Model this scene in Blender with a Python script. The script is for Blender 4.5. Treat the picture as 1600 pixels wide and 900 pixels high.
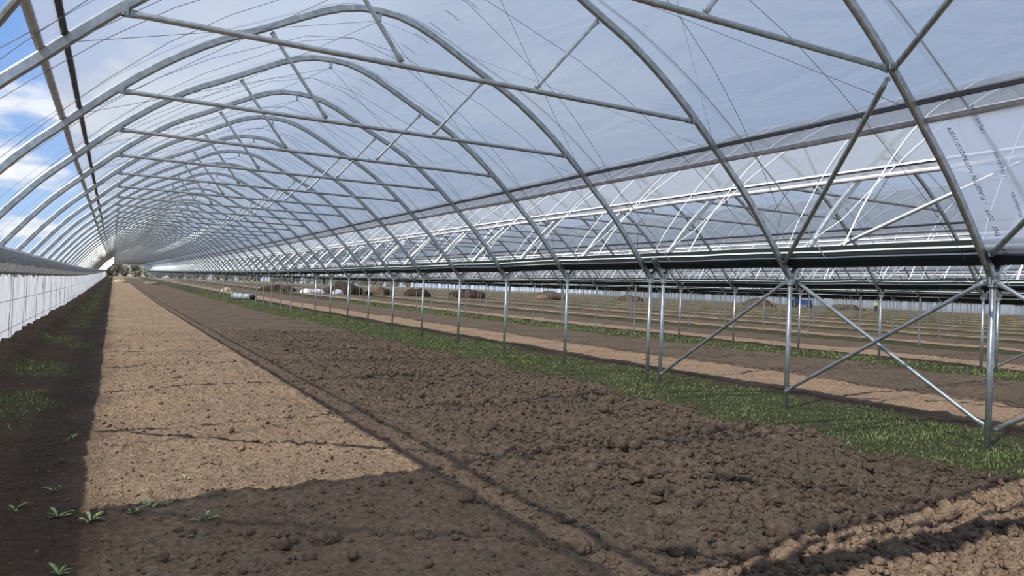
import bpy, bmesh, math, random
import numpy as np
from mathutils import Vector, Matrix
random.seed(7); rng = np.random.default_rng(7)
S = bpy.context.scene
C = S.collection
for o in list(bpy.data.objects): bpy.data.objects.remove(o)

# ------------------------------------------------------------------ camera
EYE = 1.353
f_px, YAW, PITCH, ROLL = 1151.95, 0.4958, 0.0075, 0.0397
cam = bpy.data.cameras.new('camera'); cam.sensor_width = 36.0; cam.sensor_fit = 'HORIZONTAL'
cam.lens = f_px*36/1600; cam.clip_end = 2000; cam.clip_start = 0.05
camo = bpy.data.objects.new('camera', cam); C.objects.link(camo)
F = Vector((math.sin(YAW)*math.cos(PITCH), math.cos(YAW)*math.cos(PITCH), math.sin(PITCH)))
R0 = Vector((math.cos(YAW), -math.sin(YAW), 0)); U0 = R0.cross(F)
Rr = R0*math.cos(ROLL)+U0*math.sin(ROLL); Uu = U0*math.cos(ROLL)-R0*math.sin(ROLL)
camo.matrix_world = Matrix(((Rr.x,Uu.x,-F.x,0),(Rr.y,Uu.y,-F.y,0),(Rr.z,Uu.z,-F.z,EYE),(0,0,0,1)))
S.camera = camo

# ------------------------------------------------------------------ sky
w = bpy.data.worlds.new('sky'); S.world = w; w.use_nodes = True
nt = w.node_tree; nt.nodes.clear()
def N(t, kind, **kw):
    n = t.nodes.new(kind)
    for k, v in kw.items():
        if hasattr(n, k): setattr(n, k, v)
    return n
def L(t, a, b): t.links.new(a, b)
def ramp(t, stops, interp='LINEAR'):
    r = N(t, 'ShaderNodeValToRGB'); r.color_ramp.interpolation = interp
    e = r.color_ramp.elements
    while len(e) > 1: e.remove(e[-1])
    e[0].position = stops[0][0]; e[0].color = (*stops[0][1], 1)
    for p, c in stops[1:]:
        q = e.new(p); q.color = (*c, 1)
    return r
SKY_STRENGTH = 0.86
tc = N(nt, 'ShaderNodeTexCoord'); sep = N(nt, 'ShaderNodeSeparateXYZ'); L(nt, tc.outputs['Generated'], sep.inputs[0])
sky = ramp(nt, [(0.0, (.50,.62,.78)), (.08, (.36,.55,.84)), (.3, (.055,.24,.70)), (1.0, (.05,.20,.58))]); L(nt, sep.outputs['Z'], sky.inputs[0])
zz = N(nt, 'ShaderNodeMath', operation='MAXIMUM'); L(nt, sep.outputs['Z'], zz.inputs[0]); zz.inputs[1].default_value = 0.0
za = N(nt, 'ShaderNodeMath', operation='ADD'); L(nt, zz.outputs[0], za.inputs[0]); za.inputs[1].default_value = 0.22
dv = N(nt, 'ShaderNodeVectorMath', operation='DIVIDE'); L(nt, tc.outputs['Generated'], dv.inputs[0])
cb = N(nt, 'ShaderNodeCombineXYZ')
for i in range(3): L(nt, za.outputs[0], cb.inputs[i])
L(nt, cb.outputs[0], dv.inputs[1])
cl = N(nt, 'ShaderNodeTexNoise'); cl.inputs['Scale'].default_value = 1.9; cl.inputs['Detail'].default_value = 8; cl.inputs['Roughness'].default_value = .56
mp = N(nt, 'ShaderNodeMapping'); mp.inputs['Location'].default_value = (3.1, 1.7, 0.4); L(nt, dv.outputs[0], mp.inputs[0]); L(nt, mp.outputs[0], cl.inputs['Vector'])
cm = ramp(nt, [(.50, (0,0,0)), (.60, (1,1,1))]); L(nt, cl.outputs['Fac'], cm.inputs[0])
cc = ramp(nt, [(.5, (.62,.68,.78)), (.66, (.95,.96,.98))]); L(nt, cl.outputs['Fac'], cc.inputs[0])
mx = N(nt, 'ShaderNodeMixRGB'); L(nt, cm.outputs[0], mx.inputs[0]); L(nt, sky.outputs[0], mx.inputs[1]); L(nt, cc.outputs[0], mx.inputs[2])
# a broad thin veil of cloud over the right-hand half of the sky
dt = N(nt, 'ShaderNodeVectorMath', operation='DOT_PRODUCT'); L(nt, tc.outputs['Generated'], dt.inputs[0]); dt.inputs[1].default_value = (.92, .15, .36)
vl = N(nt, 'ShaderNodeTexNoise'); vl.inputs['Scale'].default_value = .8; vl.inputs['Detail'].default_value = 3; L(nt, dv.outputs[0], vl.inputs['Vector'])
va = N(nt, 'ShaderNodeMath', operation='MULTIPLY_ADD'); va.inputs[1].default_value = .35; L(nt, vl.outputs['Fac'], va.inputs[0]); L(nt, dt.outputs['Value'], va.inputs[2])
vr = ramp(nt, [(.22, (0,0,0)), (.62, (.86,.86,.86))]); L(nt, va.outputs[0], vr.inputs[0])
mv = N(nt, 'ShaderNodeMixRGB'); L(nt, vr.outputs[0], mv.inputs[0]); L(nt, mx.outputs[0], mv.inputs[1]); mv.inputs[2].default_value = (.60,.73,.95,1)
mx = mv
bg = N(nt, 'ShaderNodeBackground'); bg.inputs[1].default_value = SKY_STRENGTH; L(nt, mx.outputs[0], bg.inputs[0])
wo = N(nt, 'ShaderNodeOutputWorld'); L(nt, bg.outputs[0], wo.inputs[0])

# ------------------------------------------------------------------ sun: from the left and a little behind
SX, SY = 0.88, 0.33          # shift of a shadow on the ground per metre of height
sun = bpy.data.lights.new('sun', 'SUN'); sun.energy = 5.6; sun.angle = math.radians(.55); sun.color = (1, .97, .92)
suno = bpy.data.objects.new('sun', sun); C.objects.link(suno); suno.location = (-30, -12, 40)
suno.rotation_euler = Vector((SX, SY, -1)).to_track_quat('-Z', 'Y').to_euler()
S.view_settings.view_transform = 'Standard'; S.view_settings.look = 'None'
S.view_settings.exposure = 0.34; S.view_settings.gamma = 1.0; S.view_settings.use_curve_mapping = False
S.cycles.transparent_max_bounces = 16

# ------------------------------------------------------------------ layout
CX0, SPAN, NSPAN = 2.98, 9.44, 16
HALF = SPAN/2
BAY, Y1, GAP = 2.5, 4.18, 0.32
NH = 84
def hoop_y(k):               # k = 0 is the gable hoop beside the camera
    return Y1+(k-1)*BAY+(GAP if k >= 3 else 0)
YEND = hoop_y(NH-1)
def T(x, y):                 # the land rises gently far away
    r = np.sqrt(np.asarray(x, float)**2+np.asarray(y, float)**2)-45
    return 0.009*(np.sqrt(r*r+400)+r)/2-0.009*(math.sqrt(45*45+400)-45)/2
def Tf(x, y): return float(T(x, y))
def cx(s): return CX0+SPAN*s
def gx(g): return CX0+HALF+SPAN*g
PROF = [(0,5.03),(.18,5.025),(.40,4.985),(.7,4.88),(1.0,4.735),(1.6,4.425),(2.03,4.21),(2.5,3.905),(2.9,3.595),(3.27,3.265),(3.6,2.95),(3.88,2.685),(4.21,2.31),(4.62,1.80)]
_pt = np.array(PROF)
_arc = np.concatenate([[0], np.cumsum(np.hypot(*np.diff(_pt, axis=0).T))])
def _cr(vals, t):
    # Catmull-Rom over _arc with symmetric start
    i = min(max(int(np.searchsorted(_arc, t)-1), 0), len(_arc)-2)
    h = _arc[i+1]-_arc[i]; u = (t-_arc[i])/h
    def tan(j):
        if j == 0: return (vals[1]-vals[0])/(_arc[1]-_arc[0]) if vals is _px else 0.0
        if j == len(vals)-1: return (vals[-1]-vals[-2])/(_arc[-1]-_arc[-2])
        return (vals[j+1]-vals[j-1])/(_arc[j+1]-_arc[j-1])
    a, b, m, n = vals[i], vals[i+1], tan(i)*h, tan(i+1)*h
    return (2*u**3-3*u**2+1)*a+(u**3-2*u**2+u)*m+(-2*u**3+3*u**2)*b+(u**3-u**2)*n
_px, _pz = _pt[:,0].copy(), _pt[:,1].copy()
def prof_at(t):              # signed arc length -> (off, z)
    a = abs(t); return (math.copysign(_cr(_px, a), t), _cr(_pz, a))
ARCEND = float(_arc[-1])
def arc_of(off):
    ts = np.linspace(0, ARCEND, 400); xs = [prof_at(t)[0] for t in ts]
    return math.copysign(float(np.interp(abs(off), xs, ts)), off)
def prof_out(t, d):          # profile pushed outward by d
    x0, z0 = prof_at(t-1e-3) if abs(t) > 2e-3 else prof_at(-1e-3); x1, z1 = prof_at(t+1e-3) if t+1e-3 < ARCEND else prof_at(t)
    tx, tz = x1-x0, z1-z0; l = math.hypot(tx, tz) or 1
    x, z = prof_at(t); return (x-tz/l*d, z+tx/l*d)

# ------------------------------------------------------------------ materials
def mat(name):
    m = bpy.data.materials.new(name); m.use_nodes = True; m.node_tree.nodes.clear()
    return m, m.node_tree
def principled(name, col, rough=.6, metal=0., noise=None, spec=.5, bump=None):
    m, t = mat(name); p = N(t, 'ShaderNodeBsdfPrincipled'); o = N(t, 'ShaderNodeOutputMaterial'); L(t, p.outputs[0], o.inputs[0])
    p.inputs['Base Color'].default_value = (*col, 1); p.inputs['Roughness'].default_value = rough; p.inputs['Metallic'].default_value = metal
    p.inputs['Specular IOR Level'].default_value = spec
    if noise:
        sc, col2 = noise
        tc = N(t, 'ShaderNodeTexCoord'); n = N(t, 'ShaderNodeTexNoise'); n.inputs['Scale'].default_value = sc; n.inputs['Detail'].default_value = 5
        L(t, tc.outputs['Object'], n.inputs['Vector'])
        r = ramp(t, [(.35, col), (.65, col2)]); L(t, n.outputs['Fac'], r.inputs[0]); L(t, r.outputs[0], p.inputs['Base Color'])
    if bump:
        tc = N(t, 'ShaderNodeTexCoord'); n = N(t, 'ShaderNodeTexNoise'); n.inputs['Scale'].default_value = bump[0]; n.inputs['Detail'].default_value = 6
        L(t, tc.outputs['Object'], n.inputs['Vector'])
        b = N(t, 'ShaderNodeBump'); b.inputs['Strength'].default_value = bump[1]; b.inputs['Distance'].default_value = bump[2]
        L(t, n.outputs['Fac'], b.inputs['Height']); L(t, b.outputs[0], p.inputs['Normal'])
    return m
M = {}
M['steel'] = principled('galvanised_steel', (.35,.38,.37), .40, .8, (14, (.52,.54,.53)))
M['steel_dark'] = principled('cast_bracket', (.10,.11,.11), .55, .4)
M['bolt'] = principled('zinc_bolt', (.62,.63,.62), .35, .8)
M['gutter'] = principled('gutter_plastic', (.020,.027,.025), .65, 0, (3, (.028,.036,.034)), .15)
M['white_print'] = principled('white_print', (.70,.74,.74), .6)
M['rail'] = principled('clip_rail', (.035,.035,.038), .5, .2)
M['roll'] = principled('film_roll', (.40,.38,.37), .5, 0, (9, (.60,.58,.57)))
M['wire'] = principled('wire', (.16,.17,.20), .6)
M['strap'] = principled('white_strap', (.80,.82,.84), .6)
M['rope_white'] = principled('rope_white', (.62,.65,.68), .7)
M['blue_print'] = principled('blue_print', (.05,.12,.42), .6)
M['black_print'] = principled('black_print', (.03,.03,.04), .6)
def film(name, transp, transl, diff, col=(.93,.96,1.0), wr=.35, bscale=(1.2, .35, 1.2), gloss=.045):
    m, t = mat(name); o = N(t, 'ShaderNodeOutputMaterial')
    tr = N(t, 'ShaderNodeBsdfTransparent'); tr.inputs[0].default_value = (*[c*transp for c in col], 1)
    tl = N(t, 'ShaderNodeBsdfTranslucent'); tl.inputs[0].default_value = (*[c*transl for c in col], 1)
    df = N(t, 'ShaderNodeBsdfDiffuse'); df.inputs[0].default_value = (*[c*diff for c in col], 1)
    gl = N(t, 'ShaderNodeBsdfGlossy'); gl.inputs['Roughness'].default_value = .4; gl.inputs[0].default_value = (gloss,gloss,gloss*1.1,1)
    tc = N(t, 'ShaderNodeTexCoord'); mpp = N(t, 'ShaderNodeMapping'); mpp.inputs['Scale'].default_value = bscale; L(t, tc.outputs['Object'], mpp.inputs[0])
    n = N(t, 'ShaderNodeTexNoise'); n.inputs['Scale'].default_value = 1.6; n.inputs['Detail'].default_value = 6; n.inputs['Distortion'].default_value = 1.2
    L(t, mpp.outputs[0], n.inputs['Vector'])
    b = N(t, 'ShaderNodeBump'); b.inputs['Strength'].default_value = wr; b.inputs['Distance'].default_value = .10; L(t, n.outputs['Fac'], b.inputs['Height'])
    for q in (tl, df, gl): L(t, b.outputs[0], q.inputs['Normal'])
    a = N(t, 'ShaderNodeAddShader'); L(t, tr.outputs[0], a.inputs[0]); L(t, tl.outputs[0], a.inputs[1])
    a2 = N(t, 'ShaderNodeAddShader'); L(t, df.outputs[0], a2.inputs[0]); L(t, gl.outputs[0], a2.inputs[1])
    a3 = N(t, 'ShaderNodeAddShader'); L(t, a.outputs[0], a3.inputs[0]); L(t, a2.outputs[0], a3.inputs[1])
    L(t, a3.outputs[0], o.inputs[0]); return m
M['film'] = film('roof_film', .36, .15, .13, (.90,.95,1.0), gloss=.02)
M['flap'] = film('film_flap', .40, .14, .10, (.96,.97,1.0), .6, (2, 2, 2))
M['side'] = film('side_film', .16, .60, .14, (.98,.98,1.0), .25, (1, 1, 1))
M['wall'] = film('wall_film', .06, .36, .24, (.97,.98,1.0), 1.0, (1, 2.2, .35))
M['pouch'] = film('rolled_curtain', .01, .07, .30, (.97,.96,.95), .9, (2, 3, 5), .0)

# ------------------------------------------------------------------ mesh helpers
class MB:
    def __init__(s): s.v = []; s.f = []
    def add(s, v, f):
        n = len(s.v); s.v += [tuple(q) for q in v]; s.f += [tuple(i+n for i in q) for q in f]
    def box(s, lo, hi):
        x0,y0,z0 = lo; x1,y1,z1 = hi
        s.add([(x0,y0,z0),(x1,y0,z0),(x1,y1,z0),(x0,y1,z0),(x0,y0,z1),(x1,y0,z1),(x1,y1,z1),(x0,y1,z1)],
              [(0,3,2,1),(4,5,6,7),(0,1,5,4),(1,2,6,5),(2,3,7,6),(3,0,4,7)])
    def sweep(s, pts, section, up=Vector((0,0,1)), scales=None, cap=True):
        """section: list of (a, b); a along the side axis, b along the normal axis"""
        pts = [Vector(p) for p in pts]; n = len(section); rings = []
        for i, p in enumerate(pts):
            d = (pts[min(i+1, len(pts)-1)]-pts[max(i-1, 0)]).normalized()
            side = d.cross(up)
            if side.length < 1e-4: side = d.cross(Vector((0,1,0)))
            side.normalize(); nn = side.cross(d).normalized()
            sa, sb = scales[i] if scales else (1, 1)
            rings.append([p+side*(a*sa)+nn*(b*sb) for a, b in section])
        base = len(s.v)
        for r in rings: s.v += [tuple(q) for q in r]
        for i in range(len(rings)-1):
            for j in range(n):
                a = base+i*n+j; b = base+i*n+(j+1) % n
                s.f.append((a, b, b+n, a+n))
        if cap:
            s.f.append(tuple(base+j for j in reversed(range(n)))); e = base+(len(rings)-1)*n
            s.f.append(tuple(e+j for j in range(n)))
    def tube(s, pts, r, n=8, up=Vector((0,0,1)), cap=True):
        s.sweep(pts, circ(r, n), up, None, cap)
    def flatpipe(s, p0, p1, r, n=8, fl=.10):
        """pipe with hammered-flat ends"""
        p0, p1 = Vector(p0), Vector(p1); d = (p1-p0); l = d.length; d.normalize()
        pts = [p0, p0+d*(fl*.45), p0+d*fl, p1-d*fl, p1-d*(fl*.45), p1]
        s.sweep(pts, circ(r, n), scales=[(.35,1.35),(.35,1.4),(1,1),(1,1),(.35,1.4),(.35,1.35)])
    def mesh(s, name, m=None, smooth=False):
        me = bpy.data.meshes.new(name); me.from_pydata(s.v, [], s.f)
        if smooth:
            me.polygons.foreach_set('use_smooth', [True]*len(me.polygons))
        if m: me.materials.append(m)
        me.update(); return me
def circ(r, n): return [(r*math.cos(2*math.pi*i/n), r*math.sin(2*math.pi*i/n)) for i in range(n)]
def rrect(w, h, c): return [(-w+c,-h),(w-c,-h),(w,-h+c),(w,h-c),(w-c,h),(-w+c,h),(-w,h-c),(-w,-h+c)]
def link(name, data, parent=None, loc=None, rot=None):
    o = bpy.data.objects.new(name, data); C.objects.link(o)
    if parent: o.parent = parent
    if loc is not None: o.location = loc
    if rot is not None: o.rotation_euler = rot
    return o
def tag(o, label=None, cat=None, group=None, kind=None):
    if label: o['label'] = label
    if cat: o['category'] = cat
    if group: o['group'] = group
    if kind: o['kind'] = kind
    return o
ORD = 'first second third fourth fifth sixth seventh eighth ninth tenth eleventh twelfth thirteenth fourteenth fifteenth sixteenth'.split()
ROW = ['nearest'] + ORD[1:]

# ------------------------------------------------------------------ ground
def _h(ix, iy, sd):
    a = (ix.astype(np.int64)*374761393+iy.astype(np.int64)*668265263+sd*1442695041) & 0xffffffff
    a = ((a ^ (a >> 13))*1274126177) & 0xffffffff
    a = ((a ^ (a >> 16))*2246822519) & 0xffffffff
    return ((a ^ (a >> 15)) & 0xffffff)/float(0xffffff)
def vn(x, y, sc, sd=0):
    x = x/sc; y = y/sc; ix = np.floor(x); iy = np.floor(y); u = x-ix; v = y-iy
    u = u*u*(3-2*u); v = v*v*(3-2*v)
    a = _h(ix,iy,sd); b = _h(ix+1,iy,sd); c = _h(ix,iy+1,sd); d = _h(ix+1,iy+1,sd)
    return (a*(1-u)+b*u)*(1-v)+(c*(1-u)+d*u)*v
def lumps(x, y, cell, sd):   # rounded clods of random height
    ix = np.floor(x/cell); iy = np.floor(y/cell); best = np.zeros_like(x)
    for dx in (-1,0,1):
        for dy in (-1,0,1):
            jx = ix+dx; jy = iy+dy
            px = (jx+_h(jx,jy,sd))*cell; py = (jy+_h(jx,jy,sd+1))*cell
            rr = cell*(.35+.45*_h(jx,jy,sd+2)); hh = _h(jx,jy,sd+3)
            d2 = ((x-px)**2+(y-py)**2)/(rr*rr)
            best = np.maximum(best, np.sqrt(np.clip(1-d2, 0, 1))*hh)
    return best
def sst(a, b, x): t = np.clip((x-a)/(b-a), 0, 1); return t*t*(3-2*t)
X0L = CX0-HALF               # the outer wall line, -1.74
def zones(x, y):
    xs = np.where(x > X0L, np.mod(x-X0L, SPAN)+X0L, x)
    own = x < X0L+SPAN
    wob = (vn(x, y, .9, 11)-.5)*.9+(vn(x, y, .25, 12)-.5)*.35
    far = (x > X0L+SPAN).astype(float)
    left = 1-sst(-.75, -.35, xs+wob*.6)
    right = sst(6.15, 6.55, xs+wob*.7)
    patchy = sst(.42, .60, vn(x, y, 1.1, 21)*.7+vn(x, y, .3, 22)*.3)
    berm = (1-sst(-1.35, -1.05, xs))*own
    g = np.maximum(right, left*np.where(own, patchy*(1-berm)*sst(6.5, 9.5, y), 1.0))
    g = np.where(x < X0L-.3, .8, g)
    g = g*sst(2.2, 3.4, y+wob)
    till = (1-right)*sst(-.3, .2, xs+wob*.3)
    deeper = sst(30, 70, x)  # spans not yet tilled, thin weeds
    return xs, g, till, deeper, berm
def ground_z(x, y, fine=True):
    x = np.asarray(x, float); y = np.asarray(y, float)
    xs, g, till, deep, berm = zones(x, y)
    z = T(x, y)
    rough = till*(.45+.55*sst(1.9, 3.2, xs+(vn(x, y, 1.3, 5)-.5)))*(1-.5*sst(9, 22, y))+.25*(1-g)
    z = z+(vn(x, y, 1.7, 31)-.5)*.05*(1-g*.5)+(vn(x, y, .55, 32)-.5)*.035*(1-g*.6)
    z = z+berm*(.10+.10*vn(x, y, .5, 77))
    if fine:
        a = lumps(x, y, .20, 41)*.055*sst(.25, .75, vn(x, y, .8, 9)); b = lumps(x, y, .095, 51)*.034; c = lumps(x, y, .05, 61)*.020
        z = z+rough*(a+b+c-.022)+(vn(x, y, .06, 71)-.5)*.012
    return z
def gz(x, y): return float(ground_z(np.array([x]), np.array([y]))[0])
xsg = np.concatenate([np.linspace(-60,-3,14), np.linspace(-2.6,-2,4), np.arange(-1.95,7.6,.036), np.arange(7.6,19,.13), np.arange(19,60,.45), np.arange(60,215,1.6)])
ysg = [-40,-25,-15,-8,-4,-2,-1,0,.6,1.0]
y = 1.2
while y < 300:
    ysg.append(y); y += max(.034, .0062*y)
ysg = np.array(ysg)
gxx, gyy = np.meshgrid(xsg, ysg); gzz = ground_z(gxx.ravel(), gyy.ravel())
nx, ny = len(xsg), len(ysg)
me = bpy.data.meshes.new('ground'); me.vertices.add(nx*ny)
me.vertices.foreach_set('co', np.stack([gxx.ravel(), gyy.ravel(), gzz], 1).ravel().astype(np.float32))
ii = (np.arange(ny-1)[:,None]*nx+np.arange(nx-1)[None]).ravel()
quads = np.stack([ii, ii+1, ii+1+nx, ii+nx], 1).ravel().astype(np.int32)
me.loops.add(len(quads)); me.loops.foreach_set('vertex_index', quads)
me.polygons.add(len(ii)); me.polygons.foreach_set('loop_start', np.arange(0, len(quads), 4, dtype=np.int32)); me.polygons.foreach_set('loop_total', np.full(len(ii), 4, np.int32))
me.polygons.foreach_set('use_smooth', np.ones(len(ii), bool))
me.update(calc_edges=True)
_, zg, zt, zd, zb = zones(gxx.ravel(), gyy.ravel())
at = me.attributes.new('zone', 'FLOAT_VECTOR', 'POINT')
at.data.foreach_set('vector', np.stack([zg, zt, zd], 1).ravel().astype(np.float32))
def soil_material(name, zoned):
    m, t = mat(name); o = N(t, 'ShaderNodeOutputMaterial'); p = N(t, 'ShaderNodeBsdfPrincipled'); L(t, p.outputs[0], o.inputs[0])
    p.inputs['Roughness'].default_value = .95; p.inputs['Specular IOR Level'].default_value = .12
    tc = N(t, 'ShaderNodeTexCoord')
    def noise(sc, det=5, rough=.6):
        n = N(t, 'ShaderNodeTexNoise'); n.inputs['Scale'].default_value = sc; n.inputs['Detail'].default_value = det; n.inputs['Roughness'].default_value = rough
        L(t, tc.outputs['Object'], n.inputs['Vector']); return n
    n1 = noise(22, 6, .7); n2 = noise(.9, 3); n3 = noise(2.3, 3)
    r1 = ramp(t, [(.28, (.142,.099,.064)), (.5, (.266,.194,.132)), (.72, (.400,.310,.224))]); L(t, n1.outputs['Fac'], r1.inputs[0])
    r2 = ramp(t, [(.35, (.82,.80,.78)), (.65, (1.08,1.02,.97))]); L(t, n2.outputs['Fac'], r2.inputs[0])
    mu = N(t, 'ShaderNodeMixRGB', blend_type='MULTIPLY'); mu.inputs[0].default_value = 1; L(t, r1.outputs[0], mu.inputs[1]); L(t, r2.outputs[0], mu.inputs[2])
    pk = ramp(t, [(.58, (0,0,0)), (.72, (.45,.45,.45))]); L(t, n3.outputs['Fac'], pk.inputs[0])
    mk = N(t, 'ShaderNodeMixRGB'); L(t, pk.outputs[0], mk.inputs[0]); L(t, mu.outputs[0], mk.inputs[1]); mk.inputs[2].default_value = (.27,.165,.135,1)
    col = mk
    if zoned:
        a = N(t, 'ShaderNodeAttribute'); a.attribute_name = 'zone'; sp = N(t, 'ShaderNodeSeparateXYZ'); L(t, a.outputs['Vector'], sp.inputs[0])
        painted_shade = N(t, 'ShaderNodeMixRGB', blend_type='MULTIPLY'); painted_shade.inputs[2].default_value = (.42,.40,.38,1)  # darkens untilled soil: shade beside wall and gutters painted into the colour
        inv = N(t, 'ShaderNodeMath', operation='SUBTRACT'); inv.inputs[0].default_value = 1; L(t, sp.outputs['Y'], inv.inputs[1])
        L(t, inv.outputs[0], painted_shade.inputs[0]); L(t, mk.outputs[0], painted_shade.inputs[1])
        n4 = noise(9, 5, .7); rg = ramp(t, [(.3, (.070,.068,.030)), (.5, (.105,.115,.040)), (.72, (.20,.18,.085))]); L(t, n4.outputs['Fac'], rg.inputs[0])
        mg = N(t, 'ShaderNodeMixRGB'); gm = N(t, 'ShaderNodeMath', operation='MULTIPLY'); gm.inputs[1].default_value = .85; L(t, sp.outputs['X'], gm.inputs[0]); L(t, gm.outputs[0], mg.inputs[0]); L(t, painted_shade.outputs[0], mg.inputs[1]); L(t, rg.outputs[0], mg.inputs[2])
        n5 = noise(1.3, 6, .7); r5 = ramp(t, [(.42, (0,0,0)), (.62, (.75,.75,.75))]); L(t, n5.outputs['Fac'], r5.inputs[0])
        md = N(t, 'ShaderNodeMath', operation='MULTIPLY'); L(t, r5.outputs[0], md.inputs[0]); L(t, sp.outputs['Z'], md.inputs[1])
        mw = N(t, 'ShaderNodeMixRGB'); L(t, md.outputs[0], mw.inputs[0]); L(t, mg.outputs[0], mw.inputs[1]); mw.inputs[2].default_value = (.15,.145,.055,1)
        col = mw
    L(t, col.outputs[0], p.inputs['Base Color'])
    nb = noise(55, 7, .75); nb2 = noise(15, 5, .7); ad = N(t, 'ShaderNodeMath', operation='ADD'); L(t, nb.outputs['Fac'], ad.inputs[0]); L(t, nb2.outputs['Fac'], ad.inputs[1])
    b = N(t, 'ShaderNodeBump'); b.inputs['Strength'].default_value = 1.0; b.inputs['Distance'].default_value = .030
    last = ad
    for vs, wt in ((26, -.9), (60, -.6)):
        vo = N(t, 'ShaderNodeTexVoronoi'); vo.inputs['Scale'].default_value = vs; wv = N(t, 'ShaderNodeVectorMath', operation='ADD'); nw = noise(30, 2)
        sw = N(t, 'ShaderNodeVectorMath', operation='SCALE'); sw.inputs['Scale'].default_value = .035; L(t, nw.outputs['Color'], sw.inputs[0]); L(t, tc.outputs['Object'], wv.inputs[0]); L(t, sw.outputs[0], wv.inputs[1]); L(t, wv.outputs[0], vo.inputs['Vector'])
        ml = N(t, 'ShaderNodeMath', operation='MULTIPLY_ADD'); ml.inputs[1].default_value = wt; L(t, vo.outputs['Distance'], ml.inputs[0]); L(t, last.outputs[0], ml.inputs[2]); last = ml
    L(t, last.outputs[0], b.inputs['Height']); L(t, b.outputs[0], p.inputs['Normal'])
    return m
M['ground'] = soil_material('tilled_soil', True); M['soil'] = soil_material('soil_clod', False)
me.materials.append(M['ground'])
tag(link('ground', me), 'tilled brown soil with strips of short grass between the post rows', 'ground', kind='structure')

# ------------------------------------------------------------------ hoops
NSEG = 44
HW, HH = .026, .045
def hoop_path(n, a=-ARCEND, b=ARCEND): return [(lambda q: (q[0], 0, q[1]))(prof_at(a+(b-a)*i/n)) for i in range(n+1)]
TIE_Z, TIE_OFF = 3.47, 2.98
def build_truss_parts():
    parts = []
    m = MB(); m.sweep(hoop_path(NSEG), rrect(HW, HH, .014), up=Vector((0,1,0)))
    # section axes: side = d x up lies in the hoop plane, so swap width and height
    m = MB(); m.sweep(hoop_path(NSEG), rrect(HH, HW, .014), up=Vector((0,1,0)))
    parts.append(('hoop', m.mesh('hoop', M['steel'])))
    m = MB(); m.flatpipe((-TIE_OFF,0,TIE_Z), (TIE_OFF,0,TIE_Z), .026, 10, .12); parts.append(('tie_bar', m.mesh('tie_bar', M['steel'], True)))
    m = MB(); m.flatpipe((-1.37,0,4.47), (-.65,0,3.50), .023, 8, .10); parts.append(('strut', m.mesh('strut', M['steel'], True)))
    m = MB(); m.flatpipe((1.57,0,4.37), (.82,0,3.50), .020, 8, .10); parts.append(('strut', m.mesh('strut', M['steel'], True)))
    m = MB(); m.box((-.018,-.03,4.90), (.018,.03,4.99)); m.tube([(0,-.05,4.90),(0,.05,4.90)], .012, 6); parts.append(('ridge_bracket', m.mesh('ridge_bracket', M['steel'])))
    for sg in (-1, 1):
        m = MB(); c = (sg*TIE_OFF, TIE_Z)
        for dy in (-.028, .028): m.box((c[0]-.026, dy-.003, c[1]-.026), (c[0]+.026, dy+.003, c[1]+.06))
        m.tube([(c[0],-.05,c[1]),(c[0],.05,c[1])], .011, 6); parts.append(('clamp', m.mesh('clamp', M['steel'])))
    return parts
TR = build_truss_parts()
def simple_truss(n=20, k=4, r=.04):
    m = MB(); sec = [(HH,0),(0,HW),(-HH,0),(0,-HW)] if k == 4 else circ(r, k)
    m.sweep(hoop_path(n), sec, up=Vector((0,1,0)), cap=False)
    m.tube([(-TIE_OFF,0,TIE_Z),(TIE_OFF,0,TIE_Z)], .026, k, cap=False)
    m.tube([(-1.37,0,4.47),(-.65,0,3.50)], .022, k, cap=False); m.tube([(1.57,0,4.37),(.82,0,3.50)], .020, k, cap=False)
    return m
SIMPLE = simple_truss(); SIMPLE_ME = SIMPLE.mesh('arch_truss', M['steel']); VSIMPLE = simple_truss(12, 3, .04)
def seen(x, y): return y > 0.5 and math.degrees(math.atan2(x, y)) < 73
hoops = []
for s in range(NSPAN):
    for k in range(NH):
        xl, yk = cx(s)-HALF, hoop_y(k)
        if s == 0 or seen(xl, yk): hoops.append((math.hypot(cx(s)-1.5, yk), s, k))
hoops.sort()
near = hoops[:300]; rest = hoops[300:]
PLACE = ['over the near tunnel']+['in the %s tunnel over' % ORD[i] for i in range(1, 16)]
count = {}
for _, s, k in sorted(near, key=lambda q: (q[1], q[2])):
    yk = hoop_y(k); zt = Tf(cx(s), yk); i = count.get(s, 0); count[s] = i+1
    full = (s == 0 and k <= 16) or (s == 1 and k <= 9)
    if full:
        e = link('arch_truss', None, loc=(cx(s), yk, zt)); e.empty_display_size = .2
        for nm, d in TR: link(nm, d, e)
    else:
        e = link('arch_truss', SIMPLE_ME, loc=(cx(s), yk, zt))
    uniq = (s == 0 and i < 16) or (s == 1 and i < 10) or (s == 2 and i < 6)
    if uniq: lab = 'galvanised steel arch truss %s, %s from the front' % ('spanning the near tunnel' if s == 0 else 'in the %s tunnel' % ORD[s], ORD[i])
    else: lab = 'small distant steel arch truss far down the near tunnel' if s == 0 else 'thin distant steel arch truss of the %s tunnel to the right' % ORD[s]
    tag(e, lab, 'arch truss', 'arch trusses of the %s tunnel' % ROW[s])
m = MB()
for _, s, k in rest:
    zt = Tf(cx(s), hoop_y(k)); m.add([(x+cx(s), y_+hoop_y(k), z+zt) for x, y_, z in VSIMPLE.v], VSIMPLE.f)
tag(link('arch_truss_mass', m.mesh('arch_truss_mass', M['steel'])), 'dense mass of farthest steel arches filling the distance', 'arch trusses', kind='stuff')

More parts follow.
